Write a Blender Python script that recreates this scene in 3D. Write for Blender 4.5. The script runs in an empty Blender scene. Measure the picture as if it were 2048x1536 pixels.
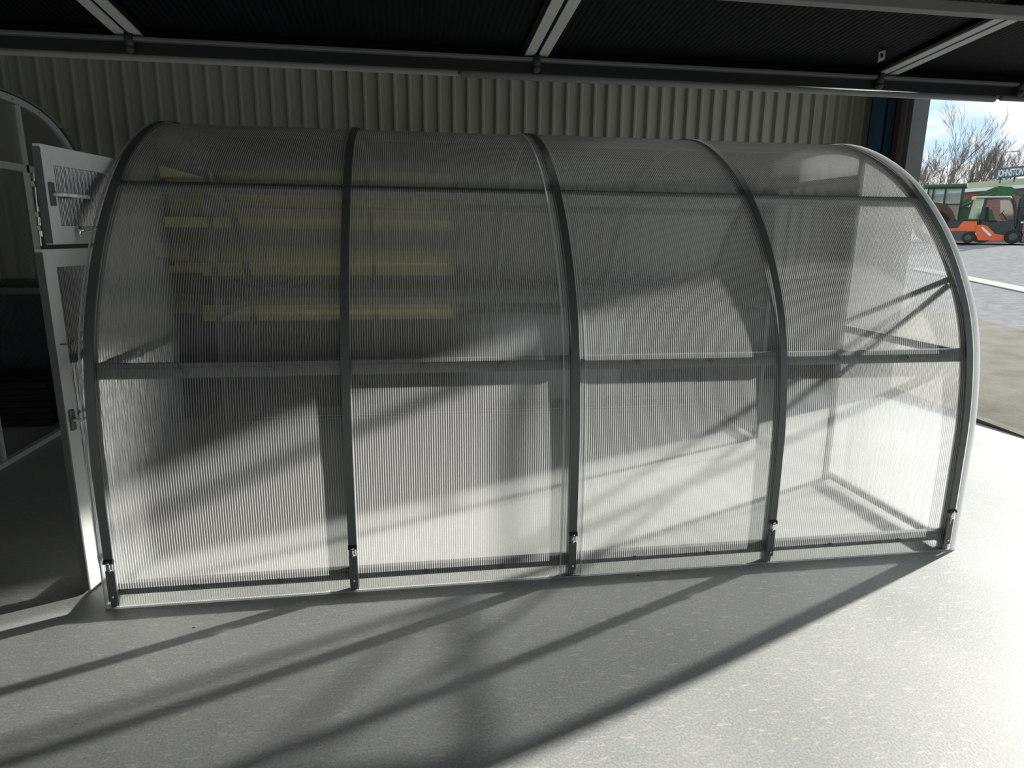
import bpy, bmesh, math, random
from mathutils import Vector, Matrix, noise
random.seed(7)
S = bpy.context.scene
COL = S.collection
# ------------------------------------------------------------------ camera
FPX = 1325.5
cam_d = bpy.data.cameras.new('camera')
cam_d.sensor_width = 36.0
cam_d.lens = FPX / 2048 * 36.0
cam_d.clip_start = 0.02
cam_d.clip_end = 600
cam = bpy.data.objects.new('camera', cam_d)
COL.objects.link(cam)
R_ = Vector((0.98791523, -0.1546376, 0.01052154))
U_ = Vector((0.02414636, 0.22060444, 0.97506443))
F_ = Vector((0.15310272, 0.96302694, -0.22167242))
m = Matrix.Identity(4)
for i in range(3):
    m[i][0] = R_[i]; m[i][1] = U_[i]; m[i][2] = -F_[i]
m[0][3], m[1][3], m[2][3] = 1.2651, 0.0, 1.5803
cam.matrix_world = m
S.camera = cam
# ------------------------------------------------------------------ view
S.view_settings.view_transform = 'Standard'
S.view_settings.look = 'None'
S.view_settings.gamma = 1.0
S.view_settings.use_curve_mapping = False
S.view_settings.exposure = 0.75
S.render.film_transparent = False
S.cycles.max_bounces = 16
S.cycles.transparent_max_bounces = 16
S.cycles.transmission_bounces = 12
S.cycles.diffuse_bounces = 5
S.cycles.sample_clamp_indirect = 6.0
S.cycles.caustics_reflective = False
S.cycles.use_denoising = True

# ------------------------------------------------------------------ sky
W = bpy.data.worlds.new('sky'); S.world = W; W.use_nodes = True
nt = W.node_tree; nt.nodes.clear()
def N(t, ty, **k):
    n = t.nodes.new(ty)
    for a, b in k.items():
        if a.startswith('i_'):
            n.inputs[a[2:]].default_value = b
        else:
            setattr(n, a, b)
    return n
tc = N(nt, 'ShaderNodeTexCoord')
mp = N(nt, 'ShaderNodeMapping'); mp.inputs['Scale'].default_value = (4.5, 4.5, 17.0)
nt.links.new(tc.outputs['Generated'], mp.inputs['Vector'])
nz = N(nt, 'ShaderNodeTexNoise'); nz.inputs['Scale'].default_value = 1.6; nz.inputs['Detail'].default_value = 9; nz.inputs['Roughness'].default_value = .55
nz.inputs['Distortion'].default_value = .6
nt.links.new(mp.outputs[0], nz.inputs['Vector'])
rp = N(nt, 'ShaderNodeValToRGB')
rp.color_ramp.elements[0].position = .42; rp.color_ramp.elements[0].color = (.40, .54, .66, 1)
rp.color_ramp.elements[1].position = .56; rp.color_ramp.elements[1].color = (.68, .70, .71, 1)
nt.links.new(nz.outputs['Fac'], rp.inputs['Fac'])
bg = N(nt, 'ShaderNodeBackground'); bg.inputs['Strength'].default_value = 1.0
nt.links.new(rp.outputs[0], bg.inputs['Color'])
wo = N(nt, 'ShaderNodeOutputWorld'); nt.links.new(bg.outputs[0], wo.inputs[0])
# ------------------------------------------------------------------ sun: low, in through the big doorway
SUN_TAN = 1 / 2.75
az = Vector((0.912, 0.410, 0)).normalized()
sd = Vector((az.x, az.y, SUN_TAN)).normalized()
sun_d = bpy.data.lights.new('sun', 'SUN'); sun_d.energy = 6.4; sun_d.angle = math.radians(1.5); sun_d.color = (1.0, .97, .90)
sun = bpy.data.objects.new('sun', sun_d); COL.objects.link(sun)
sun.rotation_euler = (-sd).to_track_quat('-Z', 'Y').to_euler()
sun.location = (30, 13, 12)

# ------------------------------------------------------------------ materials
def mat(name, col, rough=.6, metal=0.0, spec=.3, noise_amt=0.0, nscale=8.0, bump=0.0, bscale=60.0, col2=None):
    m = bpy.data.materials.new(name); m.use_nodes = True
    t = m.node_tree; b = t.nodes['Principled BSDF']
    b.inputs['Base Color'].default_value = (*col, 1)
    b.inputs['Roughness'].default_value = rough; b.inputs['Metallic'].default_value = metal
    b.inputs['Specular IOR Level'].default_value = spec
    c = N(t, 'ShaderNodeTexCoord')
    n1 = N(t, 'ShaderNodeTexNoise'); n1.inputs['Scale'].default_value = nscale; n1.inputs['Detail'].default_value = 6
    t.links.new(c.outputs['Object'], n1.inputs['Vector'])
    r = N(t, 'ShaderNodeValToRGB')
    a = noise_amt
    c2 = col2 or tuple(min(1, x * (1 + a)) for x in col)
    r.color_ramp.elements[0].position = .3; r.color_ramp.elements[0].color = (*[x * (1 - a) for x in col], 1)
    r.color_ramp.elements[1].position = .72; r.color_ramp.elements[1].color = (*c2, 1)
    t.links.new(n1.outputs['Fac'], r.inputs['Fac']); t.links.new(r.outputs[0], b.inputs['Base Color'])
    if bump:
        n2 = N(t, 'ShaderNodeTexNoise'); n2.inputs['Scale'].default_value = bscale; n2.inputs['Detail'].default_value = 5
        t.links.new(c.outputs['Object'], n2.inputs['Vector'])
        bp = N(t, 'ShaderNodeBump'); bp.inputs['Strength'].default_value = bump; bp.inputs['Distance'].default_value = .01
        t.links.new(n2.outputs['Fac'], bp.inputs['Height']); t.links.new(bp.outputs[0], b.inputs['Normal'])
    return m

def floor_mat():
    m = bpy.data.materials.new('painted_concrete'); m.use_nodes = True
    t = m.node_tree; b = t.nodes['Principled BSDF']; b.inputs['Specular IOR Level'].default_value = .4
    c = N(t, 'ShaderNodeTexCoord'); L = t.links.new
    big = N(t, 'ShaderNodeTexNoise'); big.inputs['Scale'].default_value = 1.1; big.inputs['Detail'].default_value = 8; big.inputs['Roughness'].default_value = .6
    L(c.outputs['Object'], big.inputs['Vector'])
    r = N(t, 'ShaderNodeValToRGB')
    r.color_ramp.elements[0].position = .25; r.color_ramp.elements[0].color = (.33, .345, .335, 1)
    r.color_ramp.elements[1].position = .75; r.color_ramp.elements[1].color = (.47, .48, .47, 1)
    L(big.outputs['Fac'], r.inputs['Fac'])
    fine = N(t, 'ShaderNodeTexNoise'); fine.inputs['Scale'].default_value = 120; fine.inputs['Detail'].default_value = 3
    L(c.outputs['Object'], fine.inputs['Vector'])
    mx = N(t, 'ShaderNodeMixRGB', blend_type='OVERLAY'); mx.inputs[0].default_value = .45
    L(r.outputs[0], mx.inputs[1]); L(fine.outputs['Fac'], mx.inputs[2])
    # little scrapes and flecks of old pale paint
    mpn = N(t, 'ShaderNodeMapping'); mpn.inputs['Rotation'].default_value = (0, 0, .5); mpn.inputs['Scale'].default_value = (1, 3.2, 1)
    L(c.outputs['Object'], mpn.inputs['Vector'])
    sc = N(t, 'ShaderNodeTexNoise'); sc.inputs['Scale'].default_value = 16; sc.inputs['Detail'].default_value = 7; sc.inputs['Roughness'].default_value = .72
    L(mpn.outputs[0], sc.inputs['Vector'])
    sr = N(t, 'ShaderNodeValToRGB'); sr.color_ramp.elements[0].position = .575; sr.color_ramp.elements[0].color = (0, 0, 0, 1)
    sr.color_ramp.elements[1].position = .605; sr.color_ramp.elements[1].color = (1, 1, 1, 1)
    L(sc.outputs['Fac'], sr.inputs['Fac'])
    mu = N(t, 'ShaderNodeMath', operation='MULTIPLY'); mu.inputs[1].default_value = .85; L(sr.outputs[0], mu.inputs[0])
    m2 = N(t, 'ShaderNodeMixRGB'); m2.inputs[2].default_value = (.58, .56, .48, 1); L(mu.outputs[0], m2.inputs[0]); L(mx.outputs[0], m2.inputs[1])
    # dark pits
    vo = N(t, 'ShaderNodeTexVoronoi'); vo.inputs['Scale'].default_value = 3.6; L(c.outputs['Object'], vo.inputs['Vector'])
    lt = N(t, 'ShaderNodeMath', operation='LESS_THAN'); lt.inputs[1].default_value = .022; L(vo.outputs['Distance'], lt.inputs[0])
    m3 = N(t, 'ShaderNodeMixRGB'); m3.inputs[2].default_value = (.06, .06, .06, 1); L(lt.outputs[0], m3.inputs[0]); L(m2.outputs[0], m3.inputs[1])
    L(m3.outputs[0], b.inputs['Base Color'])
    rr = N(t, 'ShaderNodeMapRange'); rr.inputs['To Min'].default_value = .42; rr.inputs['To Max'].default_value = .62
    L(big.outputs['Fac'], rr.inputs['Value']); L(rr.outputs[0], b.inputs['Roughness'])
    ad = N(t, 'ShaderNodeMath', operation='ADD'); L(fine.outputs['Fac'], ad.inputs[0]); L(sc.outputs['Fac'], ad.inputs[1])
    bp = N(t, 'ShaderNodeBump'); bp.inputs['Strength'].default_value = .2; bp.inputs['Distance'].default_value = .003
    L(ad.outputs[0], bp.inputs['Height']); L(bp.outputs[0], b.inputs['Normal'])
    return m

def poly_mat(name, axis, pitch=.0102, tint=(.96, .97, .97), body=.10, rib=.68, slope=1.5, through=.54):
    """twin-wall polycarbonate: flutes run along one direction, so the light is smeared across them"""
    m = bpy.data.materials.new(name); m.use_nodes = True
    t = m.node_tree; t.nodes.clear(); L = t.links.new
    c = N(t, 'ShaderNodeTexCoord'); sep = N(t, 'ShaderNodeSeparateXYZ'); L(c.outputs['Object'], sep.inputs[0])
    out = sep.outputs[axis]
    w = N(t, 'ShaderNodeMath', operation='MULTIPLY'); w.inputs[1].default_value = 2 * math.pi / pitch; L(out, w.inputs[0])
    sn = N(t, 'ShaderNodeMath', operation='SINE'); L(w.outputs[0], sn.inputs[0])
    w2 = N(t, 'ShaderNodeMath', operation='MULTIPLY'); w2.inputs[1].default_value = 2.37 * 2 * math.pi / pitch; L(out, w2.inputs[0])
    sn2 = N(t, 'ShaderNodeMath', operation='SINE'); L(w2.outputs[0], sn2.inputs[0])
    a1 = N(t, 'ShaderNodeMath', operation='MULTIPLY_ADD'); a1.inputs[1].default_value = slope; L(sn2.outputs[0], a1.inputs[0])
    a0 = N(t, 'ShaderNodeMath', operation='MULTIPLY'); a0.inputs[1].default_value = slope * .6; L(sn.outputs[0], a0.inputs[0]); L(a0.outputs[0], a1.inputs[2])
    comb = N(t, 'ShaderNodeCombineXYZ'); L(a1.outputs[0], comb.inputs[axis])
    vt = N(t, 'ShaderNodeVectorTransform'); vt.vector_type = 'VECTOR'; vt.convert_from = 'OBJECT'; vt.convert_to = 'WORLD'
    L(comb.outputs[0], vt.inputs[0])
    g = N(t, 'ShaderNodeNewGeometry')
    ad = N(t, 'ShaderNodeVectorMath', operation='ADD'); L(g.outputs['Normal'], ad.inputs[0]); L(vt.outputs[0], ad.inputs[1])
    nm = N(t, 'ShaderNodeVectorMath', operation='NORMALIZE'); L(ad.outputs[0], nm.inputs[0])
    # softer lean of the same waves for the shine
    sc = N(t, 'ShaderNodeVectorMath', operation='SCALE'); sc.inputs['Scale'].default_value = .22; L(vt.outputs[0], sc.inputs[0])
    ad2 = N(t, 'ShaderNodeVectorMath', operation='ADD'); L(g.outputs['Normal'], ad2.inputs[0]); L(sc.outputs[0], ad2.inputs[1])
    nm2 = N(t, 'ShaderNodeVectorMath', operation='NORMALIZE'); L(ad2.outputs[0], nm2.inputs[0])
    rf = N(t, 'ShaderNodeBsdfRefraction'); rf.inputs['IOR'].default_value = 1.055; rf.inputs['Roughness'].default_value = .03
    rf.inputs['Color'].default_value = (*tint, 1); L(nm.outputs[0], rf.inputs['Normal'])
    tr = N(t, 'ShaderNodeBsdfTransparent'); tr.inputs['Color'].default_value = (*tint, 1)
    mt = N(t, 'ShaderNodeMixShader'); mt.inputs[0].default_value = through; L(rf.outputs[0], mt.inputs[1]); L(tr.outputs[0], mt.inputs[2])
    tl = N(t, 'ShaderNodeBsdfTranslucent'); tl.inputs['Color'].default_value = (.98, .985, .98, 1)
    df = N(t, 'ShaderNodeBsdfDiffuse'); df.inputs['Color'].default_value = (.80, .82, .81, 1)
    ms = N(t, 'ShaderNodeMixShader'); ms.inputs[0].default_value = .18; L(tl.outputs[0], ms.inputs[1]); L(df.outputs[0], ms.inputs[2])
    # rib mask
    st = N(t, 'ShaderNodeMapRange'); st.inputs['From Min'].default_value = .30; st.inputs['From Max'].default_value = .95
    st.inputs['To Min'].default_value = body; st.inputs['To Max'].default_value = rib; L(sn.outputs[0], st.inputs['Value'])
    mb = N(t, 'ShaderNodeMixShader'); L(st.outputs[0], mb.inputs[0]); L(mt.outputs[0], mb.inputs[1]); L(ms.outputs[0], mb.inputs[2])
    gl = N(t, 'ShaderNodeBsdfGlossy'); gl.inputs['Roughness'].default_value = .12; L(nm2.outputs[0], gl.inputs['Normal'])
    fr = N(t, 'ShaderNodeFresnel'); fr.inputs['IOR'].default_value = 1.17
    mg = N(t, 'ShaderNodeMixShader'); L(fr.outputs[0], mg.inputs[0]); L(mb.outputs[0], mg.inputs[1]); L(gl.outputs[0], mg.inputs[2])
    o = N(t, 'ShaderNodeOutputMaterial'); L(mg.outputs[0], o.inputs[0])
    return m

def edge_mat():
    m = bpy.data.materials.new('frosted_edge'); m.use_nodes = True
    t = m.node_tree; t.nodes.clear(); L = t.links.new
    tl = N(t, 'ShaderNodeBsdfTranslucent'); tl.inputs['Color'].default_value = (.95, .97, .97, 1)
    df = N(t, 'ShaderNodeBsdfDiffuse'); df.inputs['Color'].default_value = (.85, .88, .88, 1)
    ms = N(t, 'ShaderNodeMixShader'); ms.inputs[0].default_value = .4; L(tl.outputs[0], ms.inputs[1]); L(df.outputs[0], ms.inputs[2])
    gl = N(t, 'ShaderNodeBsdfGlossy'); gl.inputs['Roughness'].default_value = .3
    mg = N(t, 'ShaderNodeMixShader'); mg.inputs[0].default_value = .15; L(ms.outputs[0], mg.inputs[1]); L(gl.outputs[0], mg.inputs[2])
    o = N(t, 'ShaderNodeOutputMaterial'); L(mg.outputs[0], o.inputs[0])
    return m

def glass_mat(name, col=(.75, .85, .83)):
    m = bpy.data.materials.new(name); m.use_nodes = True
    t = m.node_tree; t.nodes.clear(); L = t.links.new
    tr = N(t, 'ShaderNodeBsdfTransparent'); tr.inputs['Color'].default_value = (*col, 1)
    gl = N(t, 'ShaderNodeBsdfGlossy'); gl.inputs['Roughness'].default_value = .05
    mx = N(t, 'ShaderNodeMixShader'); mx.inputs[0].default_value = .16
    L(tr.outputs[0], mx.inputs[1]); L(gl.outputs[0], mx.inputs[2])
    o = N(t, 'ShaderNodeOutputMaterial'); L(mx.outputs[0], o.inputs[0])
    return m

def brick_mat():
    m = bpy.data.materials.new('red_brick'); m.use_nodes = True
    t = m.node_tree; b = t.nodes['Principled BSDF']; L = t.links.new
    c = N(t, 'ShaderNodeTexCoord'); sp = N(t, 'ShaderNodeSeparateXYZ'); L(c.outputs['Object'], sp.inputs[0])
    cb = N(t, 'ShaderNodeCombineXYZ'); L(sp.outputs[1], cb.inputs[0]); L(sp.outputs[2], cb.inputs[1])
    br = N(t, 'ShaderNodeTexBrick'); br.inputs['Scale'].default_value = 1.0
    br.inputs['Brick Width'].default_value = .23; br.inputs['Row Height'].default_value = .075; br.inputs['Mortar Size'].default_value = .01
    br.inputs['Color1'].default_value = (.30, .085, .06, 1); br.inputs['Color2'].default_value = (.22, .07, .055, 1); br.inputs['Mortar'].default_value = (.32, .27, .24, 1)
    L(cb.outputs[0], br.inputs['Vector']); L(br.outputs['Color'], b.inputs['Base Color']); b.inputs['Roughness'].default_value = .9
    return m

M = dict(
    floor=floor_mat(),
    sheet=poly_mat('clear_twin_wall_sheet', 0),
    panel=poly_mat('clear_end_panel', 1, body=.05, rib=.35, through=.88),
    leafp=poly_mat('clear_door_panel', 0),
    edge=edge_mat(),
    steel=mat('galvanised_steel', (.17, .185, .18), .5, .45, noise_amt=.08, nscale=25),
    band=mat('grey_steel_band', (.13, .145, .14), .45, .4, noise_amt=.06, nscale=9),
    alu=mat('white_grey_aluminium', (.72, .75, .73), .42, .15, noise_amt=.03, nscale=30),
    chrome=mat('chrome', (.8, .8, .8), .18, 1.0),
    dark=mat('black_plastic', (.02, .022, .024), .45),
    wall=mat('beige_cladding', (.36, .36, .30), .5, noise_amt=.05, nscale=2, spec=.5),
    dado=mat('dark_block_wall', (.035, .04, .045), .8, noise_amt=.15, nscale=4, bump=.3),
    ceil=mat('dark_ceiling', (.10, .10, .10), .8),
    blue=mat('blue_paint', (.05, .13, .21), .5, noise_amt=.1),
    red=mat('oxide_red_paint', (.11, .045, .04), .6, noise_amt=.1),
    guide=mat('grey_door_guide', (.13, .13, .127), .6, .1, noise_amt=.12),
    canopy=mat('black_roof_panel', (.003, .004, .005), .5, noise_amt=.1, spec=.05),
    canbeam=mat('dark_grey_beam', (.013, .016, .018), .5, spec=.15),
    canlip=mat('grey_trim', (.11, .12, .12), .45, .3),
    canlight=mat('light_grey_trim', (.15, .155, .15), .6, .1),
    canrafter=mat('pale_rafter', (.33, .35, .33), .45, .1, noise_amt=.05),
    label=mat('silver_label', (.30, .32, .33), .4),
    timber=mat('yellow_board', (1.0, .84, .36), .65, noise_amt=.15, nscale=5),
    rackpost=mat('dark_rack_post', (.05, .055, .06), .5),
    wrap=mat('grey_wrapping', (.42, .44, .43), .35, noise_amt=.15, nscale=3),
    box=mat('black_board', (.012, .013, .015), .5),
    apron=mat('worn_concrete', (.25, .235, .205), .95, spec=0.0, noise_amt=.16, nscale=3, bump=.3, bscale=30),
    tarmac=mat('tarmac', (.26, .26, .262), .95, spec=0.0, noise_amt=.18, nscale=5, bump=.6, bscale=45),
    kerb=mat('pale_kerb', (.50, .49, .45), .9, spec=0.0, noise_amt=.1),
    brick=brick_mat(),
    roofm=mat('pale_green_roof', (.22, .25, .18), .8, spec=0.0, noise_amt=.1),
    white=mat('white_paint', (.75, .76, .75), .5),
    sign=mat('slate_sign', (.09, .11, .15), .5),
    letter=mat('sign_letter', (.75, .78, .80), .5),
    orange=mat('orange_paint', (.80, .15, .055), .42, noise_amt=.04),
    fdark=mat('dark_machine_grey', (.045, .055, .055), .5, noise_amt=.1),
    fgrey=mat('weathered_counterweight', (.10, .095, .085), .7, noise_amt=.15),
    tyre=mat('tyre_rubber', (.035, .035, .033), .85, noise_amt=.2, nscale=12),
    rim=mat('wheel_rim', (.10, .10, .095), .6),
    amber=mat('amber_beacon', (.95, .42, .06), .35),
    green=mat('green_paint', (.035, .12, .045), .45, noise_amt=.08),
    yellow=mat('yellow_paint', (.75, .60, .08), .5),
    rust=mat('rusty_brown', (.10, .055, .04), .8, noise_amt=.2),
    wood=mat('pallet_wood', (.42, .29, .14), .8, noise_amt=.15),
    bark=mat('bark', (.19, .165, .135), .9, noise_amt=.2),
    twig=mat('bush_twigs', (.17, .165, .10), .95, noise_amt=.25),
    glass=glass_mat('cab_glass'),
    wglass=glass_mat('window_glass', (.25, .3, .32)),
    seat=mat('seat_vinyl', (.03, .03, .03), .6),
    lamp=mat('grey_lamp_post', (.3, .3, .3), .6),
    hills=mat('far_verge', (.12, .13, .07), .95, noise_amt=.2),
)

# ------------------------------------------------------------------ mesh helpers
class MB:
    def __init__(s): s.bm = bmesh.new()
    def box(s, a, b, bev=0.0):
        x0, y0, z0 = a; x1, y1, z1 = b
        v = [s.bm.verts.new(p) for p in ((x0,y0,z0),(x1,y0,z0),(x1,y1,z0),(x0,y1,z0),(x0,y0,z1),(x1,y0,z1),(x1,y1,z1),(x0,y1,z1))]
        f = [s.bm.faces.new([v[i] for i in q]) for q in ((0,3,2,1),(4,5,6,7),(0,1,5,4),(1,2,6,5),(2,3,7,6),(3,0,4,7))]
        if bev > 0:
            es = list({e for q in f for e in q.edges})
            bmesh.ops.bevel(s.bm, geom=es, offset=bev, segments=2, affect='EDGES', profile=.7)
        return s
    def bar(s, p, q, w, h, up=(0, 0, 1)):
        p = Vector(p); q = Vector(q); d = (q - p).normalized(); u = Vector(up)
        r = d.cross(u)
        if r.length < 1e-4: r = d.cross(Vector((1, 0, 0)))
        r.normalize(); u = r.cross(d).normalized()
        vs = []
        for c in (p, q):
            for a, b in ((-1, -1), (1, -1), (1, 1), (-1, 1)):
                vs.append(s.bm.verts.new(c + r * a * w / 2 + u * b * h / 2))
        for q4 in ((3,2,1,0),(4,5,6,7),(0,1,5,4),(1,2,6,5),(2,3,7,6),(3,0,4,7)):
            s.bm.faces.new([vs[i] for i in q4])
        return s
    def tube(s, pts, r, n=8, r2=None, cap=True):
        pts = [Vector(p) for p in pts]; rings = []
        for i, p in enumerate(pts):
            d = (pts[min(i + 1, len(pts) - 1)] - pts[max(i - 1, 0)]).normalized()
            u = Vector((0, 0, 1)) if abs(d.z) < .9 else Vector((1, 0, 0))
            a = d.cross(u).normalized(); b = a.cross(d)
            rr = r if r2 is None else r + (r2 - r) * i / max(1, len(pts) - 1)
            rings.append([s.bm.verts.new(p + (a * math.cos(2*math.pi*k/n) + b * math.sin(2*math.pi*k/n)) * rr) for k in range(n)])
        for i in range(len(rings) - 1):
            for k in range(n):
                s.bm.faces.new((rings[i][k], rings[i][(k+1) % n], rings[i+1][(k+1) % n], rings[i+1][k]))
        if cap:
            s.bm.faces.new(rings[0][::-1]); s.bm.faces.new(rings[-1])
        return s
    def prism(s, poly, axis, a, b):
        """polygon in the two other axes (cyclic order), extruded along axis from a to b"""
        def P(u, v, w):
            return ((w, u, v), (u, w, v), (u, v, w))[axis]
        A = [s.bm.verts.new(P(u, v, a)) for u, v in poly]; B = [s.bm.verts.new(P(u, v, b)) for u, v in poly]
        s.bm.faces.new(A[::-1]); s.bm.faces.new(B)
        n = len(poly)
        for i in range(n): s.bm.faces.new((A[i], A[(i+1) % n], B[(i+1) % n], B[i]))
        return s
    def grid(s, rows):
        vv = [[s.bm.verts.new(p) for p in r] for r in rows]
        for i in range(len(vv) - 1):
            for j in range(len(vv[i]) - 1):
                s.bm.faces.new((vv[i][j], vv[i][j+1], vv[i+1][j+1], vv[i+1][j]))
        return s
    def disc(s, c, r, t, axis, n=16, r2=None):
        poly = [(c[(axis+1) % 3] if axis != 1 else c[0], 0)]
        pts = []
        o = [i for i in range(3) if i != axis]
        for k in range(n):
            a = 2 * math.pi * k / n
            pts.append((c[o[0]] + r * math.cos(a), c[o[1]] + r * math.sin(a)))
        return s.prism(pts, axis, c[axis] - t / 2, c[axis] + t / 2)
    def build(s, name, m, parent=None, smooth=False, recalc=True):
        if recalc: bmesh.ops.recalc_face_normals(s.bm, faces=s.bm.faces)
        me = bpy.data.meshes.new(name); s.bm.to_mesh(me); s.bm.free()
        me.materials.append(m)
        if smooth:
            for p in me.polygons: p.use_smooth = True
        o = bpy.data.objects.new(name, me); COL.objects.link(o)
        if parent is not None: o.parent = parent
        return o
def thing(name, label, cat, loc=(0, 0, 0), rz=0, group=None):
    o = bpy.data.objects.new(name, None); COL.objects.link(o); o.location = loc; o.rotation_euler = (0, 0, rz)
    o.empty_display_size = .1
    return tag(o, label, cat, group)
def tag(o, label, cat, group=None):
    o['label'] = label; o['category'] = cat
    if group: o['group'] = group
    return o
def struct(o): o['kind'] = 'structure'; return o

# ------------------------------------------------------------------ arch profile of the tunnels (near half, y from the near foot)
KEY = [(0,0),(-.002,.25),(0,.5),(.004,.68),(.022,.87),(.056,1.06),(.112,1.23),(.20,1.40),(.29,1.535),(.40,1.665),(.54,1.80),(.68,1.905),(.84,1.995),(1.0,2.065),(1.16,2.115),(1.33,2.146),(1.5,2.156)]
full = KEY + [(3 - y, z) for y, z in KEY[-2::-1]]
def catmull(P, sub):
    out = []
    for i in range(len(P) - 1):
        p0 = P[max(i-1, 0)]; p1 = P[i]; p2 = P[i+1]; p3 = P[min(i+2, len(P)-1)]
        for k in range(sub):
            t = k / sub
            out.append(tuple(.5*((2*p1[j]) + (-p0[j]+p2[j])*t + (2*p0[j]-5*p1[j]+4*p2[j]-p3[j])*t*t + (-p0[j]+3*p1[j]-3*p2[j]+p3[j])*t**3) for j in (0, 1)))
    out.append(P[-1]); return out
ARC = catmull(full, 4)
def normals(P):
    o = []
    for i in range(len(P)):
        a = P[max(i-1, 0)]; b = P[min(i+1, len(P)-1)]
        t = Vector((b[0]-a[0], b[1]-a[1])).normalized(); o.append((-t.y, t.x))
    return o
ARN = normals(ARC)
def wide_arc():
    P = []
    for i in range(97):
        a = math.pi * i / 96; c, q = math.cos(a), math.sin(a); e = 2 / 3.3
        P.append((1.62 - 1.62 * math.copysign(abs(c) ** e, c), 2.5 * abs(q) ** e))
    return P
def cut(zmin_near=0.0, zmin_far=0.0):
    """profile indices/points between given heights on the near and far legs"""
    pts = []; half = len(ARC) // 2
    for i, (p, n) in enumerate(zip(ARC, ARN)):
        lim = zmin_near if i <= half else zmin_far
        if p[1] >= lim - 1e-6: pts.append((p, n))
    if zmin_near > 0: pts.insert(0, ((-.001, zmin_near), (-1, 0)))
    if zmin_far > 0: pts.append(((3.001, zmin_far), (1, 0)))
    return pts
def sweep(x0, x1, n0, n1, zn=0.0, zf=0.0):
    mb = MB(); P = cut(zn, zf); rows = []
    for p, n in P:
        rows.append([(x0, p[0]+n[0]*n0, p[1]+n[1]*n0), (x1, p[0]+n[0]*n0, p[1]+n[1]*n0), (x1, p[0]+n[0]*n1, p[1]+n[1]*n1), (x0, p[0]+n[0]*n1, p[1]+n[1]*n1), (x0, p[0]+n[0]*n0, p[1]+n[1]*n0)])
    mb.grid(rows)
    for r in (rows[0], rows[-1]): mb.bm.faces.new([mb.bm.verts.new(q) for q in r[:4]])
    bmesh.ops.remove_doubles(mb.bm, verts=mb.bm.verts, dist=1e-5)
    return mb
def sheet(x0, x1, n):
    mb = MB(); rows = []
    for p, q in zip(ARC, ARN):
        rows.append([(x0, p[0]+q[0]*n, max(p[1]+q[1]*n, .002)), (x1, p[0]+q[0]*n, max(p[1]+q[1]*n, .002))])
    return mb.grid(rows[::-1])
def zat(y):
    half = [p for p in ARC[:len(ARC)//2+1]]
    yy = min(y, 3 - y)
    for a, b in zip(half, half[1:]):
        if a[0] <= yy <= b[0] and b[0] > a[0]: return a[1] + (b[1]-a[1]) * (yy-a[0]) / (b[0]-a[0])
    return 2.15 if yy > 1 else .5
DY0, DY1, DZ = 1.03, 1.95, 1.93      # doorway in an end wall

def end_wall(root, x, inner, strips=False):
    """frame and clear panels of one end; inner = +1/-1 direction to the inside"""
    sweep(x - .016, x + .016, -.045, 0).build('end_arch', M['steel'], root)
    def poly(pts):
        mb = MB(); mb.bm.faces.new([mb.bm.verts.new((x, y, z)) for y, z in pts]); return mb
    near = [p for p in ARC[:len(ARC)//2+1] if p[0] <= DY0]
    P = [(max(p[0], 0) + .02, p[1] - (.0 if p[1] < 1.2 else .015)) for p in near] + [(DY0, zat(DY0) - .02), (DY0, .01)]
    P[0] = (.02, .01)
    poly(P).build('end_panel', M['panel'], root)
    poly([(3 - y, z) for y, z in P]).build('end_panel', M['panel'], root)
    top = [(DY0, DZ), (DY1, DZ)] + [(y, zat(y) - .02) for y in [DY1 - (DY1-DY0)*i/8 for i in range(9)]]
    poly(top).build('end_panel', M['panel'], root)
    f = MB()
    for y in (DY0, DY1):
        g_ = MB(); g_.box((x - .015, y - .018, 0), (x + .015, y + .018, zat(y) - .03)); g_.build('door_post', M['steel'], root)
    f.box((x - .015, DY0, DZ - .018), (x + .015, DY1, DZ + .018))
    f.build('door_lintel', M['steel'], root)
    r = MB()
    for z, e in ((.045, .02), (1.016, .08)):
        for a, b in ((e, DY0), (DY1, 3 - e)):
            r = MB(); r.box((x - .014, a, z - .02), (x + .014, b, z + .02)); r.build('end_rail', M['steel'], root)
    if strips:  # thin dark strips running diagonally across the near end panel
        b = MB(); b.bar((x - .02, .235, 1.372), (x - .02, DY0, 1.04), .012, .028); b.build('diagonal_strip', M['steel'], root)
        b = MB(); b.bar((x - .02, .225, 1.345), (x - .02, DY0, .68), .012, .028); b.build('diagonal_strip', M['steel'], root)

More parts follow.
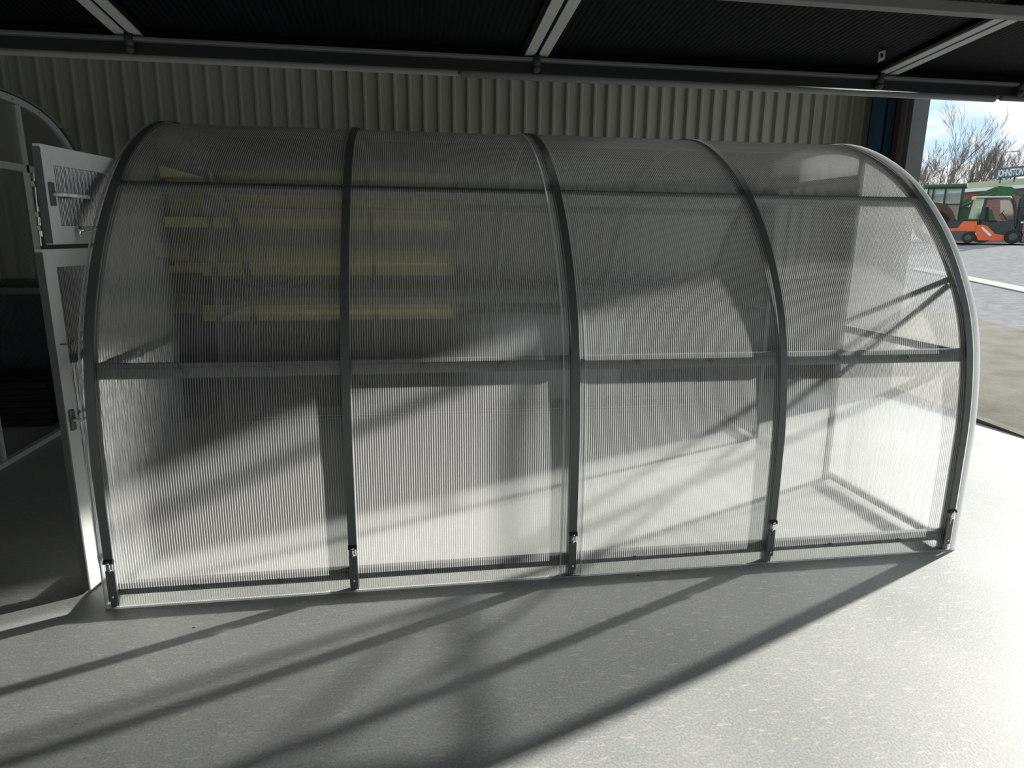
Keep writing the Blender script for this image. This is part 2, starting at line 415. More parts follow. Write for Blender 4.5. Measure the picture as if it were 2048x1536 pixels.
def door_leaf(root, hinge, ang, w, z0, z1, handle_z, upper=False):
    """leaf in its own frame: local x runs from hinge to free edge, local -y is its outer face"""
    fw, th = .072, .026
    name = 'door_leaf'
    f = MB()
    x1 = w
    # mitred frame pieces
    f.prism([(0, z0), (x1, z0), (x1 - fw, z0 + fw), (fw, z0 + fw)], 1, -th/2, th/2)
    f.prism([(0, z1), (fw, z1 - fw), (x1 - fw, z1 - fw), (x1, z1)], 1, -th/2, th/2)
    f.prism([(0, z0), (fw, z0 + fw), (fw, z1 - fw), (0, z1)], 1, -th/2, th/2)
    f.prism([(x1, z0), (x1, z1), (x1 - fw, z1 - fw), (x1 - fw, z0 + fw)], 1, -th/2, th/2)
    leaf = f.build(name, M['alu'], root)
    leaf.location = hinge; leaf.rotation_euler = (0, 0, ang)
    p = MB(); p.bm.faces.new([p.bm.verts.new(q) for q in ((fw-.01, 0, z0+fw-.01), (x1-fw+.01, 0, z0+fw-.01), (x1-fw+.01, 0, z1-fw+.01), (fw-.01, 0, z1-fw+.01))])
    p.build('door_panel', M['leafp'], leaf)
    # rolled edge strip on the free edge
    e = MB(); e.box((x1 - .002, -th/2, z0 + .004), (x1 + .008, th/2, z1 - .012)); e.build('edge_profile', M['band'], leaf)
    # handle: back plate on the stile, lever pointing to the hinge
    h = MB(); h.box((x1 - fw*.62, th/2, handle_z - .045), (x1 - fw*.25, th/2 + .010, handle_z + .045), .004)
    hp = h.build('handle', M['band'], leaf)
    l = MB(); l.tube([(x1 - fw*.45, th/2 + .008, handle_z), (x1 - fw*.45, th/2 + .045, handle_z), (x1 - fw*.5 - .02, th/2 + .05, handle_z)], .009)
    l.tube([(x1 - fw*.5 - .015, th/2 + .05, handle_z), (x1 - fw*.5 - .16, th/2 + .05, handle_z - .002)], .0085)
    l.build('lever', M['alu'], hp, smooth=True)
    for z in (z0 + .12, z1 - .12):
        hg = MB(); hg.tube([(-.005, -th/2 - .004, z - .04), (-.005, -th/2 - .004, z + .04)], .009); hg.build('hinge', M['chrome'], leaf)
    return leaf

def tunnel(name, label, loc, full_detail=True):
    root = thing(name, label, 'greenhouse', loc)
    hx = [0.0, 1.0, 2.0, 3.0, 4.0]
    for i, x in enumerate(hx):
        if 0 < i < 4: sweep(x - .018, x + .018, -.036, -.001).build('arch', M['steel'], root)
    # purlins and rails running the length
    def rail(nm, y, z, hh, d, sgn, m=M['steel'], groove=True):
        b = MB()
        yo = y + sgn * .008; yi = y + sgn * (d + .008)
        a, c = sorted((yo, yi))
        for k in range(4):
            b.box((hx[k] + .02, a, z - hh/2), (hx[k+1] - .02, c, z + hh/2))
            if groove:      # the hat section has a raised rib along its face
                b.box((hx[k] + .03, min(yo, yo - sgn*.004), z - hh*.22), (hx[k+1] - .03, max(yo, yo - sgn*.004), z + hh*.22))
        return b.build(nm, m, root)
    for sgn, yb in ((1, 0.0), (-1, 3.0)):
        rail('base_rail', yb + sgn*.004, .078, .052, .03, sgn)
        rail('side_purlin', yb + sgn * .05, 1.016, .062, .03, sgn)
    for sgn, yb in ((1, .0), (-1, 3.0)):
        b = MB()
        for k in range(4):
            b.bar((hx[k] + .02, yb + sgn * .535, 1.765), (hx[k+1] - .02, yb + sgn * .535, 1.765), .034, .04, up=(0, -sgn*.72, .69))
        b.build('roof_purlin', M['steel'], root)
    b = MB()
    b.bar((0.02, 1.5, 2.132), (3.98, 1.5, 2.132), .04, .03); b.build('ridge_purlin', M['steel'], root)
    end_wall(root, 0.0, 1)
    end_wall(root, 4.0, -1, strips=full_detail)
    # covering sheets, the two overlap at the middle hoop
    o = sheet(-.032, 2.045, .005).build('covering_sheet', M['sheet'], root, smooth=True)
    o = sheet(1.945, 4.036, .010).build('covering_sheet', M['sheet'], root, smooth=True)
    e = MB()
    for x0, x1, n in ((-.036, -.032, .003), (2.043, 2.047, .003), (1.943, 1.946, .008), (4.012, 4.040, .011)):
        s2 = sweep(x0, x1, n, n + .006)
        me = bpy.data.meshes.new('x'); s2.bm.to_mesh(me); e.bm.from_mesh(me); s2.bm.free(); bpy.data.meshes.remove(me)
    for y in (-.008, 3.008):
        e.box((-.032, y - .004, 0), (2.04, y + .004, .006)); e.box((1.95, y - .006, 0), (4.036, y + .002, .006))
    e.build('sheet_edge', M['edge'], root)
    # clamp bands with tension bolts
    for i, x in enumerate(hx):
        xc = {0: .004, 4: 3.985}.get(i, x)
        bd = sweep(xc - .0175, xc + .0175, .013, .016, .225, .225).build('clamp_band', M['band'], root)
        for sg, yb in ((-1, 0.0), (1, 3.0)):
            yo = yb + sg * .018
            c = MB(); c.tube([(xc - .019, yo, .222), (xc + .019, yo, .222)], .0105, 10); c.build('band_end', M['dark'], bd)
            c2 = MB(); c2.tube([(xc, yo, .228), (xc, yo, .150)], .0038, 8); c2.tube([(xc, yo, .186), (xc, yo, .178)], .0075, 6)
            c2.tube([(xc, yo - .006, .219), (xc, yo + sg * .014, .219)], .0075, 6)
            c2.build('tension_bolt', M['chrome'], bd, smooth=True)
            a, d = sorted((yb + sg * .011, yb + sg * .019))
            c3 = MB(); c3.box((xc - .0175, a, .040), (xc + .0175, d, .178)); bk = c3.build('foot_bracket', M['band'], root)
            s_ = MB(); s_.disc((xc + .002, yb + sg * .021, .062), .005, .004, 1, 10); s_.build('bracket_screw', M['chrome'], bk)
    for i, xs in enumerate(([.34, .70, 1.33, 1.67, 2.30, 2.65, 3.29, 3.65], [.33, .68, 1.32, 1.67, 2.31, 2.68, 3.33, 3.71])):
        for x in xs:
            y, z = ((.041, 1.016), (-.002, .078))[i]
            yo = -.0075 if i else .034
            s_ = MB(); s_.disc((x, yo, z), .013, .003, 1, 14); s_.disc((x, yo - .003, z), .005, .005, 1, 8)
            s_.build('screw_washer', M['steel'], root)
    return root

# ------------------------------------------------------------------ the building
YB = 2.783; YW = 6.85; XW = 6.20
b = MB(); b.box((-9, -8, -.2), (XW, YW + .15, 0)); struct(b.build('floor', M['floor']))
# profiled cladding of the back wall
prof = [(0, .05), (.052, .05), (.066, 0), (.082, -.004), (.098, 0), (.112, .05)]
mb = MB(); rows = [[], []]; x = -9.0
while x < XW + .02:
    for px_, d in prof:
        rows[0].append((x + px_, YW + d, 1.12)); rows[1].append((x + px_, YW + d, 5.6))
    x += .1405
mb.grid(rows); wb = struct(mb.build('wall_back', M['wall']))
so = wb.modifiers.new('thick', 'SOLIDIFY'); so.thickness = .01; so.offset = 1
b = MB(); b.box((-9, YW + .10, 0), (XW, YW + .2, 5.6)); o = struct(b.build('wall_back', M['wall']))
b = MB(); b.box((-9, YW - .02, 0), (XW, YW + .10, 1.12)); struct(b.build('trim_1', M['dado']))
b = MB(); b.box((XW, 6.11, 0), (XW + .06, YW + .2, 5.6)); b.box((XW, -7, 3.66), (XW + .06, 6.11, 5.6)); b.box((XW, -8, 0), (XW + .06, -7, 5.6))  # doorway stretched out of view to let in more sky light
struct(b.build('wall_right', M['wall']))
b = MB(); b.box((-9.2, -8, 0), (-9, YW + .2, 5.6)); struct(b.build('wall_left', M['wall']))
b = MB(); b.box((-9.2, -8.2, 0), (-7.0, -8, 5.6)); b.box((-3.0, -8.2, 0), (XW + .06, -8, 5.6)); b.box((-7.0, -8.2, 3.0), (-3.0, -8, 5.6)); struct(b.build('wall_front', M['wall']))  # unseen front wall; its opening is added to let in fill light
b = MB(); b.box((-9.2, -8, 5.6), (XW + .2, YW + .2, 5.75)); struct(b.build('ceiling', M['ceil']))
# column and roller door guide at the doorway
def isec(x0, y0, x1, y1, z1, t=.012):
    b = MB(); ym = (y0 + y1) / 2
    b.box((x0, y0, 0), (x1, y0 + t, z1)); b.box((x0, y1 - t, 0), (x1, y1, z1)); b.box(((x0 + x1)/2 - t/2, y0 + t, 0), ((x0 + x1)/2 + t/2, y1 - t, z1))
    b.box((x0, y0, 0), (x0 + t, y1, z1)); return b
tag(isec(6.07, 6.44, 6.195, 6.68, 5.59).build('steel_column', M['blue']), 'dark blue steel column in the corner between cladding and doorway', 'column')
tag(isec(6.11, 6.24, 6.195, 6.36, 5.59).build('steel_column', M['red']), 'dull red steel column beside the blue column at the doorway', 'column')
g = MB(); g.box((5.99, 5.965, 0), (6.16, 6.035, 5.59), .006); g.box((5.975, 6.035, 0), (5.99, 6.10, 5.59)); 
tag(g.build('door_guide', M['guide']), 'grey steel guide channel on the near edge of the open doorway', 'door guide')

# ------------------------------------------------------------------ main tunnel, its doors
root = tunnel('tunnel_greenhouse', 'long arched clear polycarbonate greenhouse with grey clamp bands and open doors', (0, YB, 0))
hg = (-.035, 1.0, 0)
a_low = math.atan2(2.93 - (YB + 1.0), -.170 + .035)
a_up = math.atan2(2.93 - (YB + 1.0), -.126 + .035)
wl = math.hypot(2.93 - (YB + 1.0), .135)
low = door_leaf(root, hg, a_low, wl, .012, 1.498, .79)
up = door_leaf(root, hg, a_up, wl - .004, 1.518, 1.897, 1.712, True)
h = MB(); h.tube([(.70, .022, 1.575), (.70, .05, 1.575)], .007); h.tube([(.655, .04, 1.571), (.57, .045, 1.585), (.54, .04, 1.592), (.52, .05, 1.585), (.545, .06, 1.577)], .003)
h.tube([(.70, .03, 1.545), (.70, .035, 1.59)], .006)
h.build('latch_hook', M['chrome'], up, smooth=True)
h = MB(); h.tube([(wl - .02, .02, 1.115), (wl - .06, .035, 1.11), (wl - .075, .04, 1.125), (wl - .10, .045, 1.105), (wl - .20, .06, 1.112), (wl - .225, .06, 1.125), (wl - .24, .06, 1.105), (wl - .20, .06, 1.105)], .0028)
h.tube([(wl - .062, .03, 1.11), (wl - .062, .03, 1.075)], .002)
h.build('latch_hook', M['band'], low, smooth=True)

# ------------------------------------------------------------------ second tunnel, end-on at the left
def tunnel2():
    global ARC, ARN
    ARC = wide_arc(); ARN = normals(ARC); W2 = 3.24; J0, J1, JZ = 1.21, 2.03, 1.98
    r = thing('tunnel_greenhouse', 'dim arched clear greenhouse half out of frame at the left, showing its open doorway', 'greenhouse', (-5.45, 3.56, 0))
    for x in (0.0, 2.0): sweep(x - .018, x + .018, -.036, -.001).build('arch', M['steel'], r)
    sweep(3.955, 3.99, -.05, -.001).build('end_arch', M['alu'], r)
    sweep(3.975, 4.01, .008, .011, .22, .22).build('clamp_band', M['band'], r)
    def poly(pts):
        mb = MB(); mb.bm.faces.new([mb.bm.verts.new((3.97, y, z)) for y, z in pts]); return mb
    def za(y):
        d = abs(y - 1.62) / 1.62; return 2.5 * (1 - d ** 3.3) ** (1 / 3.3)
    n = [J0 * i / 14 for i in range(15)]
    P = [(max(y, .02), max(za(max(y, .001)) - .02, .01)) for y in n] + [(J0, .01)]
    P.insert(0, (.02, .01))
    poly(P).build('end_panel', M['panel'], r); poly([(W2 - y, z) for y, z in P]).build('end_panel', M['panel'], r)
    poly([(J0, JZ), (J1, JZ)] + [(y, za(y) - .02) for y in [J1 - (J1-J0)*i/8 for i in range(9)]]).build('end_panel', M['panel'], r)
    for y in (J0, J1):
        f = MB(); f.box((3.955, y - .016, 0), (3.985, y + .016, za(y) - .03)); f.build('door_post', M['alu'], r)
    f = MB(); f.box((3.955, .35, JZ), (3.985, W2 - .35, JZ + .05)); f.build('door_lintel', M['alu'], r)
    b = MB(); b.box((3.955, .02, 0), (4.0, W2 - .02, .035)); b.build('end_rail', M['alu'], r)
    for z in (.42, 1.58, 1.68, 1.90):
        hh = MB(); hh.tube([(4.0, J1 + .03, z - .06), (4.0, J1 + .03, z + .06)], .010); hh.box((3.985, J1, z - .02), (4.012, J1 + .05, z + .02), .003)
        hh.build('hinge', M['chrome'], r)
    hh = MB(); hh.tube([(3.99, J1 + .02, 1.45), (4.01, J1 + .02, 1.98)], .006); hh.build('latch_rod', M['chrome'], r)
    for i in range(40, 84, 5):
        p, q = ARC[i], ARN[i]; s_ = MB(); s_.disc((3.99, p[0] - q[0]*.03, p[1] - q[1]*.03), .007, .02, 0, 8); s_.build('arch_bolt', M['chrome'], r)
    sheet(-.03, 4.03, .005).build('covering_sheet', M['sheet'], r, smooth=True)
    for yb in (.03, W2 - .03):
        b = MB(); b.box((0, yb - .012, .985), (3.93, yb + .012, 1.045)); b.build('side_purlin', M['steel'], r)
    b = MB(); b.box((0, W2 - .05, .04), (3.93, W2 - .02, .1)); b.build('base_rail', M['steel'], r)
    return r
tunnel2()
ORD = ['lowest', 'second from lowest', 'third from lowest', 'middle', 'third from top', 'second from top', 'topmost']
# dark boards stored behind the second tunnel's doorway
for i in range(7):
    b = MB(); z = .012 + i * .052
    b.box((-3.6 + .01*(i % 3), 5.72 + .006*(i % 2), z), (-1.62 + .01*(i % 2), 6.24, z + .046), .004)
    tag(b.build('black_board', M['box']), ORD[i] + ' thick black board in the low stack inside the left greenhouse', 'board', 'black boards stacked in the left greenhouse')
# ------------------------------------------------------------------ shelving rack behind the main tunnel
r = thing('storage_rack', 'storage rack with pale yellow shelves seen blurred through the long greenhouse', 'rack', (-.85, 6.05, 0))
for z in (.81, 1.20, 1.60, 2.0):
    b = MB(); b.box((.02, 0, z), (2.56, .035, z + .085), .004); b.box((.02, .5, z), (2.56, .53, z + .085), .004); b.box((.02, .035, z + .02), (2.56, .5, z + .06))
    b.build('shelf', M['timber'], r)
for x0 in (0, 2.56):
    b = MB()
    for y0 in (0, .49): b.box((x0 - .03, y0, 0), (x0 + .02, y0 + .045, 2.12))
    for k in range(4): b.bar((x0 - .005, .03, .2 + k*.48), (x0 - .005, .5, .55 + k*.48), .02, .02)
    b.build('upright', M['rackpost'], r)
b = MB(); b.box((-.80, 5.84, 0), (-.46, 6.0, 1.2), .01); b.box((-.82, 5.83, 1.2), (-.44, 6.01, 1.23), .004)
tag(b.build('black_crate', M['box']), 'tall narrow black crate in front of the left end of the yellow shelves', 'crate')
b = MB(); b.box((-.2, 6.12, 0), (1.0, 6.6, .45), .03)
tag(b.build('black_crate', M['box']), 'wide low black crate on the floor under the yellow shelves', 'crate')
# wrapped bundle
bm = bmesh.new(); bmesh.ops.create_cube(bm, size=1); bmesh.ops.subdivide_edges(bm, edges=bm.edges, cuts=10, use_grid_fill=True)
for v in bm.verts:
    v.co = Vector((v.co.x * 1.45, v.co.y * .5, v.co.z * .78 + .39))
    k = noise.noise(v.co * 3.1) * .06
    if v.co.z > .05: v.co += Vector((k, k * .6, k)) * (1 if v.co.z < .7 else 1.6)
    v.co.z = max(v.co.z, 0)
me = bpy.data.meshes.new('wrapped_bundle'); bm.to_mesh(me); bm.free(); me.materials.append(M['wrap'])
o = bpy.data.objects.new('wrapped_bundle', me); COL.objects.link(o); o.location = (2.56, 6.3, 0)
for p in me.polygons: p.use_smooth = True
tag(o, 'grey plastic-wrapped bundle against the wall behind the long greenhouse', 'bundle')

# ------------------------------------------------------------------ canopy overhead
CX0, CX1, CYF, CYB_ = -1.5, 5.5, 2.0, -.6
r = thing('canopy', 'black roofed canopy with pale rafters hanging over the top of the view', 'canopy', (0, 0, 0))
sl = .09
def zr(y): return 2.070 + sl * (CYF - y)
b = MB(); b.prism([(CYF, zr(CYF) + .012), (CYB_, zr(CYB_) + .012), (CYB_, zr(CYB_) + .022), (CYF, zr(CYF) + .022)], 0, CX0, CX1)
k = CX0 + .01
while k < CX1:            # fine ribs of the panel underside
    b.bm.faces.new([b.bm.verts.new(p) for p in ((k, CYF - .05, zr(CYF - .05) + .011), (k + .004, CYF - .05, zr(CYF - .05) + .010), (k + .004, CYB_, zr(CYB_) + .010), (k, CYB_, zr(CYB_) + .011))])
    k += .016
b.build('roof_panel', M['canopy'], r, recalc=False)
RX = [-.49, .575, 1.640, 2.735, 3.80, 4.87]
for x in RX:
    b = MB()
    for s_ in (-1, 1):
        b.prism([(CYF - .005, zr(CYF) - .004), (CYB_, zr(CYB_) - .004), (CYB_, zr(CYB_) + .008), (CYF - .005, zr(CYF) + .008)], 0, x + s_*.019 - .014, x + s_*.019 + .014)
    b.build('rafter', M['canrafter'], r)
    b = MB(); b.prism([(CYF - .01, zr(CYF)), (CYB_, zr(CYB_)), (CYB_, zr(CYB_) + .008), (CYF - .01, zr(CYF) + .008)], 0, x - .046, x + .046)
    b.build('rafter_seal', M['canopy'], r)
b = MB(); b.box((CX0, CYF - .004, 2.024), (CX1, CYF + .05, 2.060), .002); b.build('gutter', M['canbeam'], r)
b = MB(); b.box((CX0, CYF + .004, 2.058), (CX1, CYF + .02, 2.10)); b.build('fascia', M['canopy'], r)
b = MB(); b.box((CX0, CYF - .022, 2.052), (CX1, CYF + .01, 2.062), .003); b.build('gutter_lip', M['canlip'], r)
b = MB(); b.tube([(CX0, CYF + .004, 2.017), (1.42, CYF + .004, 2.017)], .009, 10); b.tube([(1.43, CYF + .004, 2.016), (3.135, CYF + .004, 2.016)], .0105, 10); b.tube([(3.16, CYF + .004, 2.020), (CX1, CYF + .004, 2.020)], .009, 10)
b.build('gutter_tube', M['canlight'], r, smooth=True)
for x in (-.49, .577, 1.640, 2.708, 3.205, 3.80, 4.87):
    b = MB(); b.tube([(x, CYF - .018, 2.070), (x, CYF - .020, 2.034)], .0115, 12)
    bmesh.ops.create_uvsphere(b.bm, u_segments=12, v_segments=8, radius=.0125, matrix=Matrix.Translation((x, CYF - .020, 2.033)))
    b.build('gutter_clamp', M['dark'], r, smooth=True)
b = MB(); b.box((1.95, 1.485, 2.083), (CX1, 1.515, 2.106), .002); b.build('cross_beam', M['canlight'], r)
b = MB(); b.prism([(2.598, 2.062), (2.618, 2.072), (2.618, 2.098), (2.598, 2.090)], 1, 1.848, 1.850); lb = b.build('sticker', M['label'], r)
b = MB(); b.box((2.603, 1.8465, 2.076), (2.611, 1.848, 2.087)); b.build('sticker_print', M['dark'], lb)
b = MB()
for x in (-1.45, 5.4):
    for y in (CYB_ + .04, CYF - .02): b.box((x - .03, y - .03, 0), (x + .03, y + .03, zr(y) + .005))
b.box((-1.45, CYB_ + .01, zr(CYB_) - .06), (5.4, CYB_ + .07, zr(CYB_)))
b.build('post_frame', M['canbeam'], r)

# ------------------------------------------------------------------ outdoors
SLP = .0621; XK = 28.0
def gz(x): return SLP * (min(x, XK) - XW) - .003
def kink(y): return 9.9 - (8.98 - y) * .245
rows = []
for y in (-30, 4, 7.87, 8.98, 14, 90): rows.append([(XW, y, gz(XW)), (kink(y), y, gz(kink(y)))])
b = MB(); b.grid(rows); o = struct(b.build('apron', M['apron'], recalc=True))
so = o.modifiers.new('thick', 'SOLIDIFY'); so.thickness = .15; so.offset = -1
rows = []
for y in (-30, 4, 7.87, 8.98, 14, 110): rows.append([(kink(y) + .002, y, gz(kink(y)) - .004), (XK, y, gz(XK) - .004), (140, y, gz(XK) - .004)])
b = MB(); b.grid(rows); o = struct(b.build('yard_ground', M['tarmac']))
so = o.modifiers.new('thick', 'SOLIDIFY'); so.thickness = .15; so.offset = -1
mb = MB(); A = [(17.2, 18.9), (15.9, 15.71), (14.75, 12.84), (12.5, 7.3)]; B = [(16.4, 18.2), (15.14, 14.87), (14.02, 12.12), (11.9, 6.7)]
mb.grid([[(x, y, gz(x) + .004) for x, y in A], [(x, y, gz(x) + .02) for x, y in A], [(x, y, gz(x) + .02) for x, y in B], [(x, y, gz(x) + .004) for x, y in B]])
tag(mb.build('kerb_strip', M['kerb']), 'pale concrete strip crossing the tarmac yard', 'kerb')

# forklift (local x to its front, local y away from the viewer)
def fl():
    w = M
    r = thing('forklift', 'orange and dark grey forklift truck with an amber beacon parked in the yard', 'forklift', (27.91, 27.95, gz(28)), math.radians(-43.6))
    x = lambda p: (p - 1965) / 42.8
    z = lambda p: (487 - p) / 42.8
    D = 1.15
    b = MB(); b.prism([(x(1899), z(463)), (x(1899), z(480)), (x(1928), z(482)), (x(1932), z(470)), (x(1942), z(464)), (x(1952), z(466)), (x(1956), z(473)), (x(1956), z(463))], 1, 0, D); b.build('counterweight', w['fgrey'], r)
    b = MB(); b.prism([(x(1902), z(463.5)), (x(1952), z(463.5)), (x(1952), z(443.5)), (x(1930), z(443.5)), (x(1926), z(447)), (x(1921), z(457)), (x(1902), z(458))], 1, .02, D - .02); b.build('hood', w['orange'], r)
    b = MB(); b.prism([(x(1902), z(458)), (x(1921), z(457)), (x(1926), z(447)), (x(1930), z(443.2)), (x(1906), z(441.5)), (x(1903), z(446))], 1, .05, D - .05); b.build('grille', w['fdark'], r)
    b = MB(); b.prism([(x(1952), z(451)), (x(1952), z(466)), (x(1958), z(481)), (x(1996), z(481)), (x(1998), z(474)), (x(1996), z(470)), (x(1984), z(468)), (x(1970), z(453)), (x(1962), z(450.5))], 1, -.02, D); bd = b.build('body', w['orange'], r)
    b = MB(); b.prism([(x(1959.5), z(456.5)), (x(1962), z(454.5)), (x(1979.5), z(470)), (x(1976), z(473.5))], 1, -.034, -.021); b.build('decal', w['white'], bd)
    b = MB(); b.prism([(x(1955), z(441)), (x(1955), z(451)), (x(1966), z(452)), (x(1984), z(467.5)), (x(1998), z(470)), (x(2010), z(462)), (x(2014), z(452)), (x(2012), z(440)), (x(1990), z(443)), (x(1975), z(447))], 1, .0, D); b.build('dashboard', w['fdark'], r)
    for yy in (.0, D - .05):
        cab = MB(); cab.bar((x(1933.5), yy + .025, z(441)), (x(1939), yy + .025, z(399)), .05, .07)
        cab.bar((x(1956), yy + .025, z(450)), (x(1961), yy + .025, z(399)), .05, .13)
        P_ = [(x(2001), z(397)), (x(2008), z(409)), (x(2012), z(425)), (x(2014), z(453))]
        for p, q in zip(P_, P_[1:]): cab.bar((p[0], yy + .025, p[1]), (q[0], yy + .025, q[1]), .05, .08)
        cab.bar((x(1938), yy + .025, z(399)), (x(2002), yy + .025, z(398)), .05, .05)
        cab.build('cab_frame', w['fdark'], r)
    cab = MB(); cab.box((x(1933), .0, z(442.5)), (x(1957), D, z(439))); cab.build('cab_sill', w['fdark'], r)
    b = MB(); b.prism([(x(1937), z(398)), (x(1998), z(398.5)), (x(2003), z(401)), (x(2000), z(396)), (x(1938), z(395.6))], 1, -.02, D + .02); b.build('cab_roof', w['white'], r)
    for yy in (.02, D - .03):
        g = MB(); g.prism([(x(1936), z(440)), (x(1940.5), z(400)), (x(1958), z(400)), (x(1955), z(440))], 1, yy, yy + .008); g.build('cab_window', w['glass'], r)
    g = MB(); g.prism([(x(1990), z(440)), (x(1984), z(402)), (x(2000), z(400)), (x(2007), z(410)), (x(2012), z(440))], 1, D - .03, D - .02)
    g.build('cab_window', w['glass'], r)
    b = MB(); b.box((x(1963), .3, z(449)), (x(1985), .85, z(441)), .04); b.prism([(x(1963), z(442)), (x(1971), z(442)), (x(1967), z(416)), (x(1962), z(416))], 1, .32, .82); b.build('seat', w['seat'], r)
    b = MB()
    bm_c = [(x(1990) + .18*math.cos(a)*.5, .55 + .18*math.sin(a), z(427) + .18*math.cos(a)*.7) for a in [i*math.pi/8 for i in range(17)]]
    b.tube(bm_c, .014, 6); b.tube([(x(1990), .55, z(427)), (x(2000), .55, z(441))], .02, 6); b.build('steering_wheel', w['dark'], r)
    b = MB(); b.box((x(1936.5), -.02, z(402.5)), (x(1944), .16, z(396.5)), .03); b.build('beacon', w['amber'], r)
    for nm, cx_, cz_, rr in (('rear_wheel', 1940.7, 478.2, .255), ('front_wheel', 2013.8, 475.2, .315)):
        for yy in (.0, D - .2):
            b = MB(); P_ = []
            for (rad, o_) in ((rr*.92, 0), (rr, .03), (rr, .17), (rr*.92, .2)): P_.append([(x(cx_) + rad*math.cos(a), yy - .04 + o_, max(rr + .0, z(cz_)) + rad*math.sin(a)) for a in [i*2*math.pi/24 for i in range(25)]])
            b.grid(P_); b.bm.faces.new([b.bm.verts.new(p) for p in P_[0][:-1]]); b.bm.faces.new([b.bm.verts.new(p) for p in P_[-1][:-1]])
            wh = b.build(nm, w['tyre'], r)
            q = MB(); q.disc((x(cx_), yy - .045, rr), rr*.52, .02, 1, 18); q.disc((x(cx_), yy - .06, rr), rr*.2, .03, 1, 12); q.build('rim', w['rim'], wh)
    b = MB()
    P_ = [(x(1999), z(470)), (x(2003), z(464)), (x(2012), z(459.5)), (x(2022), z(461)), (x(2030), z(465))]
    for p, q in zip(P_, P_[1:]): b.bar((p[0], .06, p[1]), (q[0], .06, q[1]), .22, .04)
    b.build('mudguard', w['fdark'], r)
    b = MB()
    for yy in (.18, .85):
        b.box((x(2017), yy, z(482)), (x(2021), yy + .12, z(394)), .01); b.box((x(2022), yy + .02, z(482)), (x(2026), yy + .1, z(398)), .01)
    for zz in (396, 420, 446, 470): b.box((x(2018), .18, z(zz)), (x(2022), .97, z(zz - 3)))
    for yy in (.35, .6, .75): b.tube([(x(2015.5), yy, z(481)), (x(2015.5), yy, z(400))], .025, 8)
    b.build('mast', w['fdark'], r)
    b = MB(); b.box((x(2024), .1, z(476)), (x(2027), 1.05, z(464))); b.box((x(2024), .1, z(436)), (x(2027), 1.05, z(432)))
    for k in range(7): b.bar((x(2026), .14 + k*.14, z(468)), (x(2026), .14 + k*.14, z(434)), .025, .03)
    b.build('carriage', w['dark'], r)
    for yy in (.3, .8):
        b = MB(); b.prism([(x(2027), z(466)), (x(2029), z(466)), (x(2029), z(482.5)), (x(2075), z(484.5)), (x(2075), z(485.5)), (x(2027), z(485))], 1, yy, yy + .11); b.build('fork', w['dark'], r)
    b = MB(); b.box((x(2027), -.01, z(416)), (x(2032), 0.0, z(410.5))); b.build('plate', w['yellow'], r)
    b = MB(); b.tube([(x(1935), .1, z(461)), (x(1935), .1, z(460))], .01, 6); b.bm.clear(); b.disc((x(2024), -.01, z(446)), .05, .04, 1, 10); b.build('lamp', w['white'], r)
    return r
fl()
